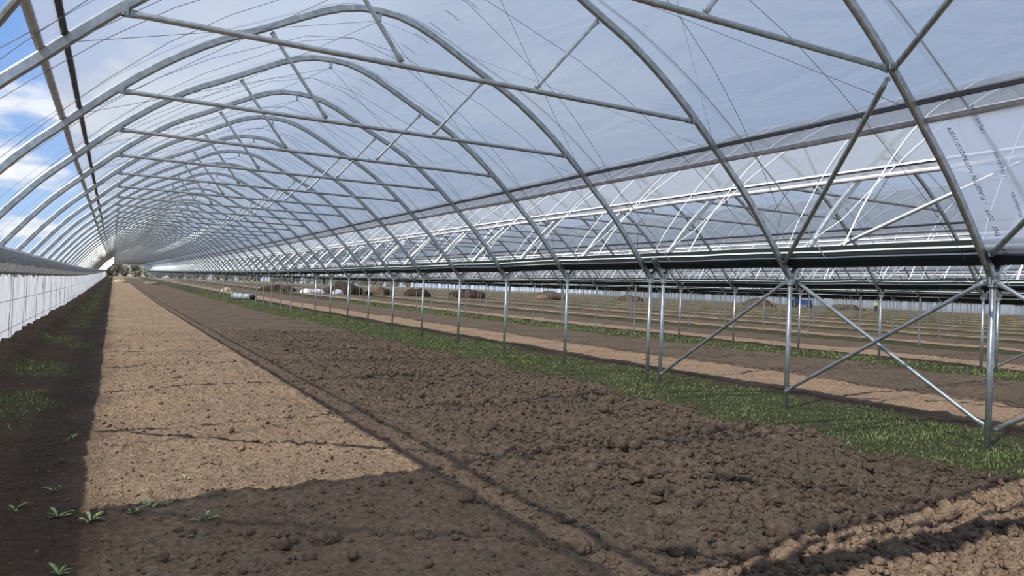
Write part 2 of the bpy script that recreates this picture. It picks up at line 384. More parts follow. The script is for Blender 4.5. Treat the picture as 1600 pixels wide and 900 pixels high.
# ------------------------------------------------------------------ posts
PT = 1.72
def post_parts(full):
    out = []
    m = MB(); m.tube([(0,0,-.35),(0,0,PT)], .030, 14 if full else 6); out.append(('tube', m.mesh('post_tube', M['steel'], True)))
    m = MB(); m.tube([(0,0,1.60),(0,0,1.75)], .043, 12)
    for dx, dy in ((.05,0),(-.05,0),(0,.05),(0,-.05)): m.box((dx-.012,dy-.012,1.63), (dx+.012,dy+.012,1.72))
    out.append(('collar', m.mesh('post_collar', M['steel'])))
    # crescent saddle that carries the gutter, and the two fork arms for the hoop feet
    m = MB(); pts = [(.19*math.cos(a), 0, 1.97+.21*math.sin(a)) for a in [math.pi*(1.04+.92*i/12) for i in range(13)]]
    m.sweep(pts, rrect(.022, .03, .008), up=Vector((0,1,0))); out.append(('saddle', m.mesh('post_saddle', M['steel_dark'])))
    m = MB()
    for sg in (-1, 1): m.sweep([(sg*.02,0,1.70),(sg*.09,0,1.80),(sg*.14,0,1.86)], rrect(.034, .036, .01), up=Vector((0,1,0)))
    out.append(('fork', m.mesh('post_fork', M['steel'])))
    m = MB()
    for z in (1.64, 1.70): m.tube([(0,-.065,z),(0,.065,z)], .009, 6)
    m.tube([(-.11,-.05,1.83),(-.11,.05,1.83)], .011, 6); m.tube([(.11,-.05,1.83),(.11,.05,1.83)], .011, 6)
    out.append(('bolt', m.mesh('post_bolt', M['bolt'])))
    return out
PP = post_parts(True)
def merged_post(n):
    m = MB(); m.tube([(0,0,-.3),(0,0,PT)], .030, n, cap=False); m.tube([(0,0,1.6),(0,0,1.75)], .043, n, cap=False)
    m.tube([(-.17,0,1.88),(0,0,1.74),(.17,0,1.88)], .03, 4, up=Vector((0,1,0)), cap=False); return m
PMID = merged_post(6); PMID_ME = PMID.mesh('gutter_post', M['steel'], True); PFAR = merged_post(3)
posts = []
for g in range(NSPAN-1):
    for k in range(NH):
        if seen(gx(g), hoop_y(k)) or (g == 0 and k == 0): posts.append((math.hypot(gx(g), hoop_y(k)), g, k))
posts.append((math.hypot(gx(0), hoop_y(3)-GAP), 0, 2.5))
posts.append((math.hypot(gx(1), hoop_y(3)-GAP), 1, 2.5))
posts.sort(); pnear = posts[:300]; prest = posts[300:]
def post_y(k): return hoop_y(3)-GAP if k == 2.5 else hoop_y(k)
count = {}; POST = {}
for _, g, k in sorted(pnear, key=lambda q: (q[1], q[2])):
    yk = post_y(k); x = gx(g); zt = Tf(x, yk); i = count.get(g, 0); count[g] = i+1
    if (g == 0 and k <= 12) or (g == 1 and k <= 7):
        e = link('gutter_post', None, loc=(x, yk, zt)); e.empty_display_size = .2
        for nm, d in PP: link(nm, d, e)
        if k == 2.5:
            mm = MB(); mm.sweep([(-.06,0,1.79),(-.21,0,1.99)], rrect(.045,.026,.01), up=Vector((0,1,0))); mm.sweep([(.06,0,1.79),(.21,0,1.99)], rrect(.045,.026,.01), up=Vector((0,1,0)))
            link('stub_arm', mm.mesh('stub_arm', M['steel']), e)
    else:
        e = link('gutter_post', PMID_ME, loc=(x, yk, zt))
    POST[(g, k)] = e
    if (g == 0 and i < 16) or (g == 1 and i < 10): lab = 'galvanised steel post under the %s gutter, %s from the front' % (ROW[g], ORD[i])
    elif g == 0: lab = 'thin far post beneath the nearest gutter, deep in the tunnel'
    else: lab = 'slim distant steel post standing in the %s row of posts' % ORD[g]
    tag(e, lab, 'post', 'posts under the %s gutter' % ROW[g])
m = MB()
for _, g, k in prest:
    x, yk = gx(g), hoop_y(int(k)); zt = Tf(x, yk); m.add([(a+x, b+yk, c+zt) for a, b, c in PFAR.v], PFAR.f)
tag(link('post_mass', m.mesh('post_mass', M['steel'])), 'crowd of farthest thin posts fading into the distance', 'posts', kind='stuff')

def text_mesh(body, size, material, align='CENTER'):
    cu = bpy.data.curves.new('lettering', 'FONT'); cu.body = body; cu.size = size; cu.align_x = align; cu.resolution_u = 2
    o = bpy.data.objects.new('lettering', cu); me = bpy.data.meshes.new_from_object(o); bpy.data.objects.remove(o); bpy.data.curves.remove(cu)
    me.materials.clear(); me.materials.append(material); return me
# ------------------------------------------------------------------ gutters
def along(x, y0, y1, step=BAY):
    n = max(2, int((y1-y0)/step)); return [y0+(y1-y0)*i/n for i in range(n+1)]
GSEC = [(-.155,2.075),(-.135,1.98),(-.115,1.90),(-.07,1.845),(0,1.825),(.07,1.845),(.115,1.90),(.135,1.98),(.155,2.075),(.145,2.075),(.125,1.98),(.105,1.91),(.06,1.862),(0,1.845),(-.06,1.862),(-.105,1.91),(-.125,1.98),(-.145,2.075)]
def strip(sec, x, ys, closed, name, material, jit=None, smooth=False):
    m = MB(); n = len(sec)
    for i, yy in enumerate(ys):
        z = Tf(x, yy)+(jit[i] if jit is not None else 0)
        m.v += [(x+a, yy, z+b) for a, b in sec]
    for i in range(len(ys)-1):
        for j in range(n if closed else n-1):
            a = i*n+j; b = i*n+(j+1) % n; m.f.append((a, b, b+n, a+n))
    return m.mesh(name, material, smooth)
for g in range(NSPAN-1):
    ys = along(gx(g), -1.0, YEND+.3, .625 if g < 2 else BAY)
    jr = random.Random(g); jit = [jr.uniform(-.008,.008)+.010*math.sin(yy*.9+g)*(math.sin(yy*.37)) for yy in ys]
    o = link('gutter', strip(GSEC, gx(g), ys, True, 'gutter', M['gutter'], jit, False))
    tag(o, 'dark green rain gutter with two pale stripes, %s from the camera' % ('nearest' if g == 0 else ORD[g]), 'gutter', 'rain gutters between the tunnels')
    for zc, xc, hw in ((2.012,-.1455,.010), (1.940,-.1315,.0085)):
        sl = .2
        link('stripe', strip([(xc-.0035+hw*sl, zc-hw), (xc-.0035-hw*sl, zc+hw)], gx(g), ys, False, 'stripe', M['white_print'], jit), o)['label'] = 'pale painted stripe'
    if g == 1:
        tx = text_mesh('16\u00b7', .15, M['white_print'], 'LEFT')
        t_ = link('marking', tx, o, (gx(1)-.150, 19.35, Tf(gx(1), 19.3)+1.855), None)
        t_.rotation_euler = (math.radians(90), 0, math.radians(-90)); t_['label'] = 'white handwritten number'

# ------------------------------------------------------------------ films, rails, rolls
RAIL, EDGE = arc_of(3.35), arc_of(3.50)
OUT = HH+.012
YF = hoop_y(0)-.05
def film_sheet(s, t0, t1, y0, y1, nt_, name, material, step, sag=.02, out=OUT):
    ys = along(cx(s), y0, y1, step); m = MB()
    for yy in ys:
        ph = ((yy-Y1-(GAP if yy > hoop_y(3)-.2 else 0)) % BAY)/BAY; dip = sag*math.sin(math.pi*ph)**2
        for j in range(nt_+1):
            x, z = prof_out(t0+(t1-t0)*j/nt_, out-dip); m.v.append((cx(s)+x, yy, z+Tf(cx(s), yy)))
    n = nt_+1
    for i in range(len(ys)-1):
        for j in range(nt_): a = i*n+j; m.f.append((a, a+1, a+1+n, a+n))
    return m.mesh(name, material, True)
def text_on(parent, curve, s, tmid, yy, name, d=-.008, flip=1):
    x, z = prof_out(tmid, OUT+d); x2, z2 = prof_out(tmid-.05, OUT+d); x1, z1 = prof_out(tmid+.05, OUT+d)
    up = Vector((x2-x1, 0, z2-z1)).normalized()      # reading direction climbs the slope
    nrm = Vector((up.z, 0, -up.x))
    if nrm.z > 0: nrm = -nrm                          # faces into the tunnel
    yax = nrm.cross(up)
    mt = Matrix((( up.x, yax.x, nrm.x, cx(s)+x), (up.y, yax.y, nrm.y, yy), (up.z, yax.z, nrm.z, z+Tf(cx(s), yy)), (0,0,0,1)))
    o = link(name, curve, parent); o.matrix_world = mt; return o
blue = text_mesh('/ Plastika', .075, M['blue_print'])
for s in range(NSPAN):
    st = .625 if s == 0 else (1.25 if s < 3 else 5.0)
    fo = link('roof_film', film_sheet(s, -RAIL, RAIL, YF, YEND+.05, 40 if s < 2 else 20, 'roof_film', M['film'], st))
    tag(fo, 'translucent bluish plastic film roof over the %s tunnel' % ('near' if s == 0 else ORD[s]), 'film roof', 'film roofs', 'structure')
    if s == 0:
        for i in range(26):
            o = text_on(fo, blue, 0, arc_of(.74), 5.6+.53*i, 'printed_mark')
            o['label'] = 'small blue printed brand mark on the film'
    for k in range(1, (30, 18, 12, 10)[s] if s < 4 else 1):
        for sg in (-1, 1):
            m = MB(); yk = hoop_y(k); hw = .011; rows = []
            for i in range(19):
                t_ = sg*(.3+(ARCEND-.36)*i/18); yy = yk-.62*(i/18)**1.2
                x_, z_ = prof_out(t_, OUT+.012); rows += [(cx(s)+x_, yy-hw, z_+Tf(cx(s), yk)), (cx(s)+x_, yy+hw, z_+Tf(cx(s), yk))]
            m.v = rows; m.f = [(2*i, 2*i+1, 2*i+3, 2*i+2) for i in range(18)]
            link('hold_down_strap', m.mesh('hold_down_strap', M['strap']), fo)['label'] = 'white webbing strap over the film'
    ysr = along(cx(s), YF-.03, YEND+.05, 1.25 if s < 2 else BAY)
    for sg, side in ((-1, 'left'), (1, 'right')):
        x, z = prof_out(sg*RAIL, HH+.004); jr = random.Random(s*2+sg)
        sec = [(x-.022,z-.018),(x+.022,z-.018),(x+.022,z+.018),(x-.022,z+.018)]
        nm = 'near' if s == 0 else ORD[s]
        o = link('clip_rail', strip(sec, cx(s), ysr, True, 'clip_rail', M['rail'])); tag(o, 'dark film clip rail along the %s slope of the %s tunnel' % (side, nm), 'clip rail', 'film clip rails')
        xa, za = prof_out(sg*(RAIL-.022), HH+.03); xb, zb_ = prof_out(sg*(RAIL+.022), HH+.03)
        link('clip_cover', strip([(xa, za), (xb, zb_)], cx(s), ysr, False, 'clip_cover', M['strap']), o)['label'] = 'white clip cover'
        x, z = prof_out(sg*EDGE, HH+.02)
        jit = [jr.uniform(-.010,.010) for _ in ysr]
        o = link('film_roll', strip([(x+a, z+b) for a, b in circ(.034, 8)], cx(s), ysr, True, 'film_roll', M['roll'], jit, True)); tag(o, 'pale rolled film edge below the %s clip rail of the %s tunnel' % (side, nm), 'film roll', 'rolled film edges')
    # white flap of doubled film between rail and roll
        o = link('film_flap', film_sheet(s, sg*RAIL, sg*EDGE, YF, YEND, 3, 'film_flap', M['flap'], 1.25 if s < 2 else BAY, .0, HH+.004), o); o['label'] = 'crinkled white strip of film'
    # front bay closed with film down to the gutter
        if s == 0 or sg == -1 or s < 4:
            p_ = link('side_film_panel', film_sheet(s, sg*EDGE, sg*(ARCEND-.06), YF, hoop_y(1)+.05, 14, 'side_film_panel', M['side'], .25, .03, OUT))
            hm = MB(); hx, hz = prof_out(sg*(ARCEND-.06), OUT); ys_ = along(0, YF, hoop_y(1)+.05, .5)
            hm.v = [q for yy in ys_ for q in ((cx(s)+hx, yy, hz), (cx(s)+hx+sg*.02, yy, 1.62))]; hm.f = [(2*i, 2*i+1, 2*i+3, 2*i+2) for i in range(len(ys_)-1)]
            if sg == -1 and s == 0: link('hem', hm.mesh('hem', M['side']), p_)
            tag(p_, 'whitish film panel closing the front bay of the %s tunnel on its %s side' % (nm, side), 'film panel', 'front side panels')
            if s == 0 and sg == 1:
                tot = ARCEND-.10-EDGE; words = ['LIFTL', 'TNT', '2007', '-', 'PLAGITEN', 'HLITIN', '02510121009']; pos = [.06,.20,.33,.425,.55,.735,.92]
                for w_, q in zip(words, pos):
                    cu = text_mesh(w_, .062, M['black_print'])
                    text_on(p_, cu, 0, EDGE+.16+(1-q)*(tot-.16), hoop_y(1)-.20, 'lettering', -.012)['label'] = 'black printed lettering'
                for q, yy in ((.02,3.72),(.36,3.72),(.68,3.72),(.97,3.72)):
                    cu = text_mesh('/ Plastikakritis', .055, M['blue_print'])
                    text_on(p_, cu, 0, EDGE+.04+q*(tot-.12), yy, 'lettering', -.012)['label'] = 'blue printed lettering'

# ------------------------------------------------------------------ ropes and wires
def zig(s, phase, k1, d=-.016):
    pts = []
    for k in range(1, k1):
        a = -1 if (k+phase) % 2 == 0 else 1
        ya, yb = hoop_y(k), hoop_y(k+1)
        for i in range(16):
            u = i/16; t = a*(ARCEND-.08)*(1-2*u)
            x, z = prof_out(t, OUT+d-(.02*math.sin(math.pi*u)**2+.02 if d < 0 else 0)); pts.append((cx(s)+x, ya+(yb-ya)*(u*.84+.08), z+Tf(cx(s), ya)))
    return pts
def wires(s, sg, phase, k1):
    pts = []; x, z = prof_out(sg*RAIL, -HH*.2)
    for k in range(1, k1):
        yk = hoop_y(k); zt = Tf(cx(s), yk)
        pts.append((cx(s), yk, 4.90+zt) if (k+phase) % 2 == 0 else (cx(s)+x, yk, z+zt-.02))
    return pts
for s, k1 in ((0, 40), (1, 26), (2, 18), (3, 14)):
    nm = 'near' if s == 0 else ORD[s]
    for ph in (0, 1):
        m = MB(); m.tube(zig(s, ph, k1, -.016 if s == 0 else .03), .0032 if s == 0 else .005, 4, up=Vector((.3,1,.2)), cap=False)
        tag(link('lashing_rope', m.mesh('lashing_rope', M['wire' if s == 0 else 'strap'])), '%s zigzag rope %s the %s tunnel film, %s of the pair' % ('thin dark' if s == 0 else 'thin white', 'under' if s == 0 else 'over', nm, ('first', 'second')[ph]), 'rope', 'lashing ropes')
        for sg in (-1, 1):
            m = MB(); m.tube(wires(s, sg, ph, k1), .0030, 4, up=Vector((.3,1,.2)), cap=False)
            tag(link('bracing_wire', m.mesh('bracing_wire', M['wire'])), 'straight bracing wire from ridge to %s rail, %s tunnel, %s of a pair' % ('left' if sg < 0 else 'right', nm, ('one', 'other')[ph]), 'wire', 'bracing wires')

# ------------------------------------------------------------------ diagonal braces at the front
def brace(p0, p1, r, label, group, clamp=True):
    p0, p1 = Vector(p0), Vector(p1); mid = p0
    e = link('brace_pipe', None, loc=p0); e.empty_display_size = .1
    m = MB(); m.flatpipe((0,0,0), p1-p0, r, 10, .11); link('pipe', m.mesh('brace_tube', M['steel'], True), e)
    for q in (Vector((0,0,0)), p1-p0):
        m = MB(); d = (p1-p0).normalized(); sd = d.cross(Vector((1,0,0))).normalized()
        m.tube([q-Vector((.03,0,0)), q+Vector((.03,0,0))], .014, 6); m.box((q.x-.010,q.y-.02,q.z-.02), (q.x+.010,q.y+.02,q.z+.02)); link('clamp', m.mesh('brace_clamp', M['steel']), e)
    tag(e, label, 'brace', group)
for s in range(0, 4):
    nm = 'near' if s == 0 else ORD[s]
    for sg, side in ((-1, 'left'), (1, 'right')):
        x = cx(s)
        J = lambda k: (x+sg*(TIE_OFF+.03), hoop_y(k), TIE_Z-.04)
        Ft = lambda k: (x+sg*4.56, hoop_y(k), 1.90)
        brace((J(1)[0], J(1)[1]+.03, J(1)[2]-.04), (Ft(2)[0], Ft(2)[1]-.05, Ft(2)[2]), .027, 'roof brace pipe falling from the first tie joint, %s slope of %s tunnel' % (side, nm), 'roof braces')
        brace((J(1)[0], J(1)[1]-.03, J(1)[2]+.04), (x+sg*1.62, hoop_y(0)+.05, 4.36), .027, 'roof brace pipe rising from the first tie joint, %s slope of %s tunnel' % (side, nm), 'roof braces')
        brace((Ft(1)[0], Ft(1)[1]-.06, Ft(1)[2]+.02), (J(0)[0], J(0)[1]+.04, J(0)[2]), .027, 'roof brace pipe climbing from the first foot, %s slope of %s tunnel' % (side, nm), 'roof braces')
for g in range(0, 5):
    x = gx(g); P = lambda k: post_y(k); rn = ROW[g]
    top, bot = 1.66, .20
    grp = 'braces between the posts'
    if g == 0 or seen(x, P(0)):
        pass
    if g < 3:
        brace((x-.05, P(1)-.05, top), (x-.05, P(0)+.05, bot), .022, 'steel brace from top of the first %s-row post toward the gable' % rn, grp)
        brace((x+.05, P(1)-.05, bot), (x+.05, P(0)+.05, top), .022, 'steel brace rising from foot of the first %s-row post toward the gable' % rn, grp)
    brace((x-.05, P(2)+.0-.05, bot+.05), (x-.05, P(1)+.05, top), .022, 'crossing steel brace rising to the front, first braced bay of the %s post row' % rn, grp)
    brace((x+.05, P(2)-.05, top), (x+.05, P(1)+.05, bot), .022, 'crossing steel brace falling to the front, first braced bay of the %s post row' % rn, grp)
    brace((x+.0, P(2)+.05, top), (x+.0, P(2.5)-.04, bot-.02), .022, 'single steel brace leaning in the second bay of the %s post row' % rn, grp)

# ------------------------------------------------------------------ left wall
ysw = along(X0L, YF, YEND, .25)
m = MB(); zs = [(-.05),.16,.31,.5,.67,.84,1.0,1.17,1.34]
jr = random.Random(3)
for yy in ysw:
    ph = (yy-Y1) % BAY; fold = .030*math.sin(yy*5.1)+.018*math.sin(yy*3.3+1)
    for q, z in enumerate(zs):
        m.v.append((X0L+.025+fold*(.4+.6*math.sin(q*1.1+yy*.3))+jr.uniform(-.006,.006), yy, z+Tf(X0L, yy)))
n = len(zs)
for i in range(len(ysw)-1):
    for j in range(n-1): a = i*n+j; m.f.append((a, a+1, a+1+n, a+n))
wl = link('wall_left', m.mesh('wall_left', M['wall'], True)); tag(wl, 'white translucent film side wall along the left of the tunnel', 'wall', kind='structure')
for z in (.31, .84):
    link('wall_wire', strip([(X0L+.055+a, z+b) for a, b in circ(.006, 4)], X0L-X0L, along(0, YF, YEND), True, 'wall_wire', M['wire']), wl)['label'] = 'thin horizontal wire'
mw = MB(); mw.tube([(0,0,-.1),(0,0,1.34)], .005, 5)
wme = mw.mesh('wall_tie', M['wire'])
for k in range(1, 60): link('wall_tie', wme, wl, (X0L+.06, hoop_y(k), Tf(X0L, hoop_y(k))))
mw = MB(); mw.tube([(0,0,-.3),(0,0,1.78)], .03, 8); pme = mw.mesh('wall_post', M['steel'], True)
for k in range(0, NH): link('wall_post', pme, wl, (X0L-.045, hoop_y(k), Tf(X0L, hoop_y(k))))
# the bunched roll-up curtain above it
ysp = along(X0L, YF, YEND, .5); m = MB(); jr = random.Random(5)
sec0 = [(-.03,1.80),(.05,1.80),(.10,1.74),(.15,1.64),(.165,1.53),(.14,1.43),(.09,1.37),(.06,1.34),(-.0,1.34)]
for yy in ysp:
    b_ = 1+.10*math.sin(yy*1.9)+jr.uniform(-.06,.06)
    for a, z in sec0: m.v.append((X0L+a*b_, yy, z+jr.uniform(-.008,.008)+Tf(X0L, yy)))
n = len(sec0)
for i in range(len(ysp)-1):
    for j in range(n-1): a = i*n+j; m.f.append((a, a+1, a+1+n, a+n))
cu = link('rolled_side_curtain', m.mesh('rolled_side_curtain', M['pouch'], True)); tag(cu, 'grey bunched roll-up film curtain above the white left wall', 'curtain')
link('hem_pipe', strip([(X0L+.10+a, 1.355+b) for a, b in circ(.022, 8)], 0, ysp, True, 'hem_pipe', M['steel_dark']), cu)
link('top_rail', strip([(X0L-.02+a, 1.80+b) for a, b in rrect(.05, .022, .006)], 0, ysp, True, 'top_rail', M['steel']), cu)
mr = MB(); mr.tube([(.03,0,1.81),(.165,.14,1.66),(.185,.30,1.53),(.15,.42,1.42),(.10,.50,1.35)], .006, 4)
rme = mr.mesh('curtain_rope', M['rope_white'])
for k in range(2, 50):
    for dy in (.2, 1.4): link('curtain_rope', rme, cu, (X0L, hoop_y(k)+dy, Tf(X0L, hoop_y(k))))
# far right outer wall
xw = gx(NSPAN-1)
m = MB(); ysx = along(xw, 0, YEND, 2.5)
for yy in ysx:
    for z in (-.3, .6, 1.3, 1.85): m.v.append((xw+.03*math.sin(yy*2+z), yy, z+Tf(xw, yy)))
for i in range(len(ysx)-1):
    for j in range(3): a = i*4+j; m.f.append((a, a+1, a+5, a+4))
tag(link('wall_right', m.mesh('wall_right', M['wall'], True)), 'white film wall closing the far right side of the site', 'wall', kind='structure')
# gable film at the far end, above tie level
for s in range(0, 8):
    m = MB(); zt = Tf(cx(s), YEND); n = 20; top = []
    for i in range(n+1):
        x, z = prof_out(-EDGE+2*EDGE*i/n, OUT); top.append((x, z))
    m.v = [(cx(s)+x, YEND+.08, z+zt) for x, z in top]+[(cx(s)+x, YEND+.08, 3.2+zt) for x, z in top]
    m.f = [(i, i+1, n+2+i, n+1+i) for i in range(n)]
    o = link('gable_film', m.mesh('gable_film', M['flap'])); tag(o, 'film closing the upper far end of the %s tunnel' % ('near' if s == 0 else ORD[s]), 'gable film', 'far gable films')
    mm = MB(); mm.tube([(cx(s)-3.5,YEND+.08,3.2+zt),(cx(s)+3.5,YEND+.08,3.2+zt)], .05, 6); link('gable_bar', mm.mesh('gable_bar', M['steel_dark']), o)
# rolled-up front curtain on the gable tie
for s in (0, 1):
    m = MB(); jr = random.Random(s)
    pts = [(cx(s)-3.2+6.4*i/30, hoop_y(0)-.22, TIE_Z-.02+jr.uniform(-.02,.02)) for i in range(31)]
    m.sweep(pts, circ(.115, 10), scales=[(jr.uniform(.85,1.15),)*2 for _ in pts])
    o = link('gable_curtain_roll', m.mesh('gable_curtain_roll', M['pouch'], True)); tag(o, 'rolled-up front curtain lying along the gable tie of the %s tunnel' % ('near' if s == 0 else 'second'), 'curtain', 'gable curtains')
    m = MB()
    m.tube([(cx(s)+.1,hoop_y(0)-.02,TIE_Z),(cx(s)+.1,hoop_y(0)-.02,4.98)], .03, 8); link('king_post', m.mesh('king_post', M['steel']), o)

# ------------------------------------------------------------------ soil clods
def ico(sub):
    bm = bmesh.new(); bmesh.ops.create_icosphere(bm, subdivisions=sub, radius=1); v = np.array([q.co[:] for q in bm.verts]); f = np.array([[q.index for q in p.verts] for p in bm.faces]); bm.free(); return v, f
def rawmesh(name, V, Fc, material, smooth=False):
    me = bpy.data.meshes.new(name); me.vertices.add(len(V)); me.vertices.foreach_set('co', V.astype(np.float32).ravel())
    k = Fc.shape[1]; me.loops.add(Fc.size); me.loops.foreach_set('vertex_index', Fc.astype(np.int32).ravel())
    me.polygons.add(len(Fc)); me.polygons.foreach_set('loop_start', np.arange(0, Fc.size, k, dtype=np.int32)); me.polygons.foreach_set('loop_total', np.full(len(Fc), k, np.int32))
    if smooth: me.polygons.foreach_set('use_smooth', np.ones(len(Fc), bool))
    me.materials.append(material); me.update(calc_edges=True); return me
bv, bf = ico(1)
NC = 34000
yy = 2.0+(rng.random(NC*3)**1.7)*20; xx = rng.uniform(-1.2, 6.5, NC*3)
xs_, g_, t_, d_, b_ = zones(xx, yy)
dens = (.12+.88*t_*sst(1.6, 3.4, xs_+.8*(vn(xx, yy, 1.3, 5)-.5)))*(1-g_)+.45*t_
dens *= .35+.65*vn(xx, yy, .7, 91)
keep = rng.random(len(xx)) < dens
xx, yy = xx[keep][:NC], yy[keep][:NC]; nC = len(xx)
sz = np.clip(np.exp(rng.normal(-4.55, .50, nC)), .005, .055)*(.8+.75*sst(2, 4, xx))*(1-.25*sst(10,24,yy))
zz_ = ground_z(xx, yy)
sc = rng.uniform(.65, 1.25, (nC,1,3))*sz[:,None,None]; jit = 1+rng.normal(0, .17, (nC, len(bv), 1))
V = bv[None]*jit*sc
an = rng.uniform(0, 6.28, nC); ca, sa = np.cos(an)[:,None], np.sin(an)[:,None]
V = np.stack([V[:,:,0]*ca-V[:,:,1]*sa, V[:,:,0]*sa+V[:,:,1]*ca, V[:,:,2]*.8], 2)
V += np.stack([xx, yy, zz_+sz*.25], 1)[:,None,:]
Fc = (bf[None]+(np.arange(nC)*len(bv))[:,None,None]).reshape(-1, 3)
tag(link('soil_crumbs', rawmesh('soil_crumbs', V.reshape(-1, 3), Fc, M['soil'])), 'loose brown soil crumbs scattered over the tilled ground', 'soil', kind='stuff')
cv, cf = ico(3)
CL = [(1.06,3.95,.075,'beside the tip of the sunlit strip'),(3.11,3.60,.10,'in the lower middle of the tilled soil'),(5.34,5.6,.085,'near the grass edge on the right'),(3.55,3.05,.105,'at the corner of the sunlit front patch'),(3.75,3.0,.085,'just inside the sunlit front patch'),
      (1.55,3.75,.05,None),(2.05,4.3,.06,None),(2.45,3.75,.055,None),(2.6,4.6,.055,None),(2.9,4.2,.06,None),(3.4,4.3,.065,None),(3.2,5.0,.06,None),(3.8,4.7,.065,None),(4.2,4.2,.07,None),(4.4,5.2,.065,None),(4.9,4.7,.07,None),(4.1,3.6,.08,None),(4.7,3.9,.075,None),(5.5,4.3,.07,None),(2.2,3.2,.06,None),(2.75,3.05,.07,None),(1.7,3.3,.05,None),(4.0,5.8,.06,None),(4.9,6.3,.06,None),(3.9,2.6,.08,None),(3.2,2.75,.07,None),(4.6,2.9,.08,None)]
for i, (x, y, r, lab) in enumerate(CL):
    q = cv*np.array([1.15, .9, .72])*r*(1+.20*(vn(cv[:,0]*3+i*9+50, cv[:,1]*3+cv[:,2]*2.1+70, .8, i)-.5)[:,None]*2+.14*(vn(cv[:,0]*3+i*5+90, cv[:,2]*3+cv[:,1]+40, .3, i+7)-.5)[:,None]*2)
    o = link('soil_clod', rawmesh('soil_clod', q, cf, M['soil']), loc=(x, y, gz(x, y)+r*.22), rot=(0, 0, i*1.7))
    tag(o, 'large brown soil clod %s' % lab if lab else 'lumpy brown soil clod bedded in the tilled soil of the foreground', 'clod', 'soil clods in the foreground')

# ------------------------------------------------------------------ grass
def leaf_mat(name, a, b, sc=3):
    m = principled(name, a, .75, 0, (sc, b), .2); return m
M['grass'] = leaf_mat('grass_blade', (.13,.18,.045), (.30,.32,.12), 2.2); M['weed'] = leaf_mat('weed_leaf', (.20,.30,.10), (.34,.42,.18), 30); M['straw'] = leaf_mat('straw', (.22,.17,.095), (.38,.31,.19), 6)
def blades(name, x0, x1, y0, y1, n, hmin, hmax, label, power=1.6, wid=.0032):
    xx = rng.uniform(x0, x1, n*2); yy = y0+(rng.random(n*2)**power)*(y1-y0)
    _, g, _, _, _ = zones(xx, yy); k = rng.random(n*2) < np.clip(g*1.5*(vn(xx, yy, .55, 15)*.7+vn(xx, yy, .2, 17)*.5-.22), 0, 1); xx, yy = xx[k][:n], yy[k][:n]; n = len(xx)
    zz = ground_z(xx, yy); h = rng.uniform(hmin, hmax, n)*(.5+vn(xx, yy, .6, 16)); a = rng.uniform(0, 6.28, n); l = rng.uniform(.3, 1.1, n)*h; wv = wid*(1+yy/14)
    dx, dy = np.cos(a), np.sin(a)
    p0 = np.stack([xx-dy*wv, yy+dx*wv, zz-.004], 1); p1 = np.stack([xx+dy*wv, yy-dx*wv, zz-.004], 1)
    p2 = np.stack([xx+dx*l*.45+dy*wv*.7, yy+dy*l*.45-dx*wv*.7, zz+h*.65], 1); p3 = np.stack([xx+dx*l*.45-dy*wv*.7, yy+dy*l*.45+dx*wv*.7, zz+h*.65], 1); p4 = np.stack([xx+dx*l, yy+dy*l, zz+h*.9], 1)
    V = np.stack([p0,p1,p2,p3,p4], 1).reshape(-1, 3); b = np.arange(n)[:,None]*5
    Fc = np.concatenate([b+[0,1,2], b+[0,2,3], b+[3,2,4]], 0)
    tag(link(name, rawmesh(name, V, Fc, M['grass'])), label, 'grass', kind='stuff')
blades('grass', 5.9, 9.6, 3.0, 75, 46000, .012, .036, 'short green grass strip along the foot of the nearest post row')
blades('grass', 15.2, 18.9, 5, 60, 18000, .02, .05, 'green grass strip under the second post row', 1.4, .006)
blades('grass', -1.5, .1, 6.0, 60, 16000, .015, .04, 'patchy grass in the shade beside the white left wall', 1.8)

# ------------------------------------------------------------------ young weeds
def weed(x, y, n, r, lab, seed, tall=.6):
    jr = random.Random(seed); e = link('weed', None, loc=(x, y, gz(x, y)-.004)); e.empty_display_size = .05
    for i in range(n):
        a = i*2.4+jr.uniform(-.3,.3); l = r*.62*jr.uniform(.5,1.2); wd = l*.13; up = jr.uniform(.2,1.9)*tall
        m = MB(); d = Vector((math.cos(a), math.sin(a), 0)); sd = Vector((-d.y, d.x, 0)); pr = None
        for j, (u, ww) in enumerate(((0,.25),(.3,.8),(.6,1),(.85,.65),(1,.08))):
            c = d*(l*u)+Vector((0,0,l*up*(1.5*u-.9*u*u))); m.v += [tuple(c-sd*wd*ww+Vector((0,0,.12*wd))), tuple(c-Vector((0,0,.1*wd))), tuple(c+sd*wd*ww+Vector((0,0,.12*wd)))]
            if j: k = j*3; m.f += [(k-3,k-2,k+1,k),(k-2,k-1,k+2,k+1)]
        link('leaf', m.mesh('leaf', M['weed'], True), e)
    tag(e, lab, 'weed', 'young weeds in the soil')
for a in [(-.44,5.0,7,.11,'pale green weed seedling at the far left edge of the shaded soil',1),(-.22,4.80,8,.12,'forked weed seedling, left of the pair near the shadow edge',2),(-.06,4.66,9,.12,'bluish green weed in the shade just left of the sunlit strip',3),
          (.15,4.72,8,.11,'sunlit weed at the bottom left corner of the bright strip',4),(.24,4.80,8,.12,'sunlit weed beside the lower edge of the bright strip',5),(.33,4.84,5,.08,'small sunlit weed, rightmost in the row along the strip edge',6),
          (.47,5.32,7,.09,'flat pale weed lying within the sunlit strip',7),(.50,4.45,5,.12,'thin upright weed in shade below the sunlit strip',8,1.2),(.44,4.22,5,.07,'tiny weed sprout in shade nearest below the strip',9),
          (-.17,3.94,8,.11,'green weed at the bottom left of the foreground',10),(-.28,5.35,9,.09,'low mossy weed tuft in the shaded soil on the left',11),(-.25,7.05,8,.13,'greyish weed in shade farther up the left side',12)]:
    weed(*a)

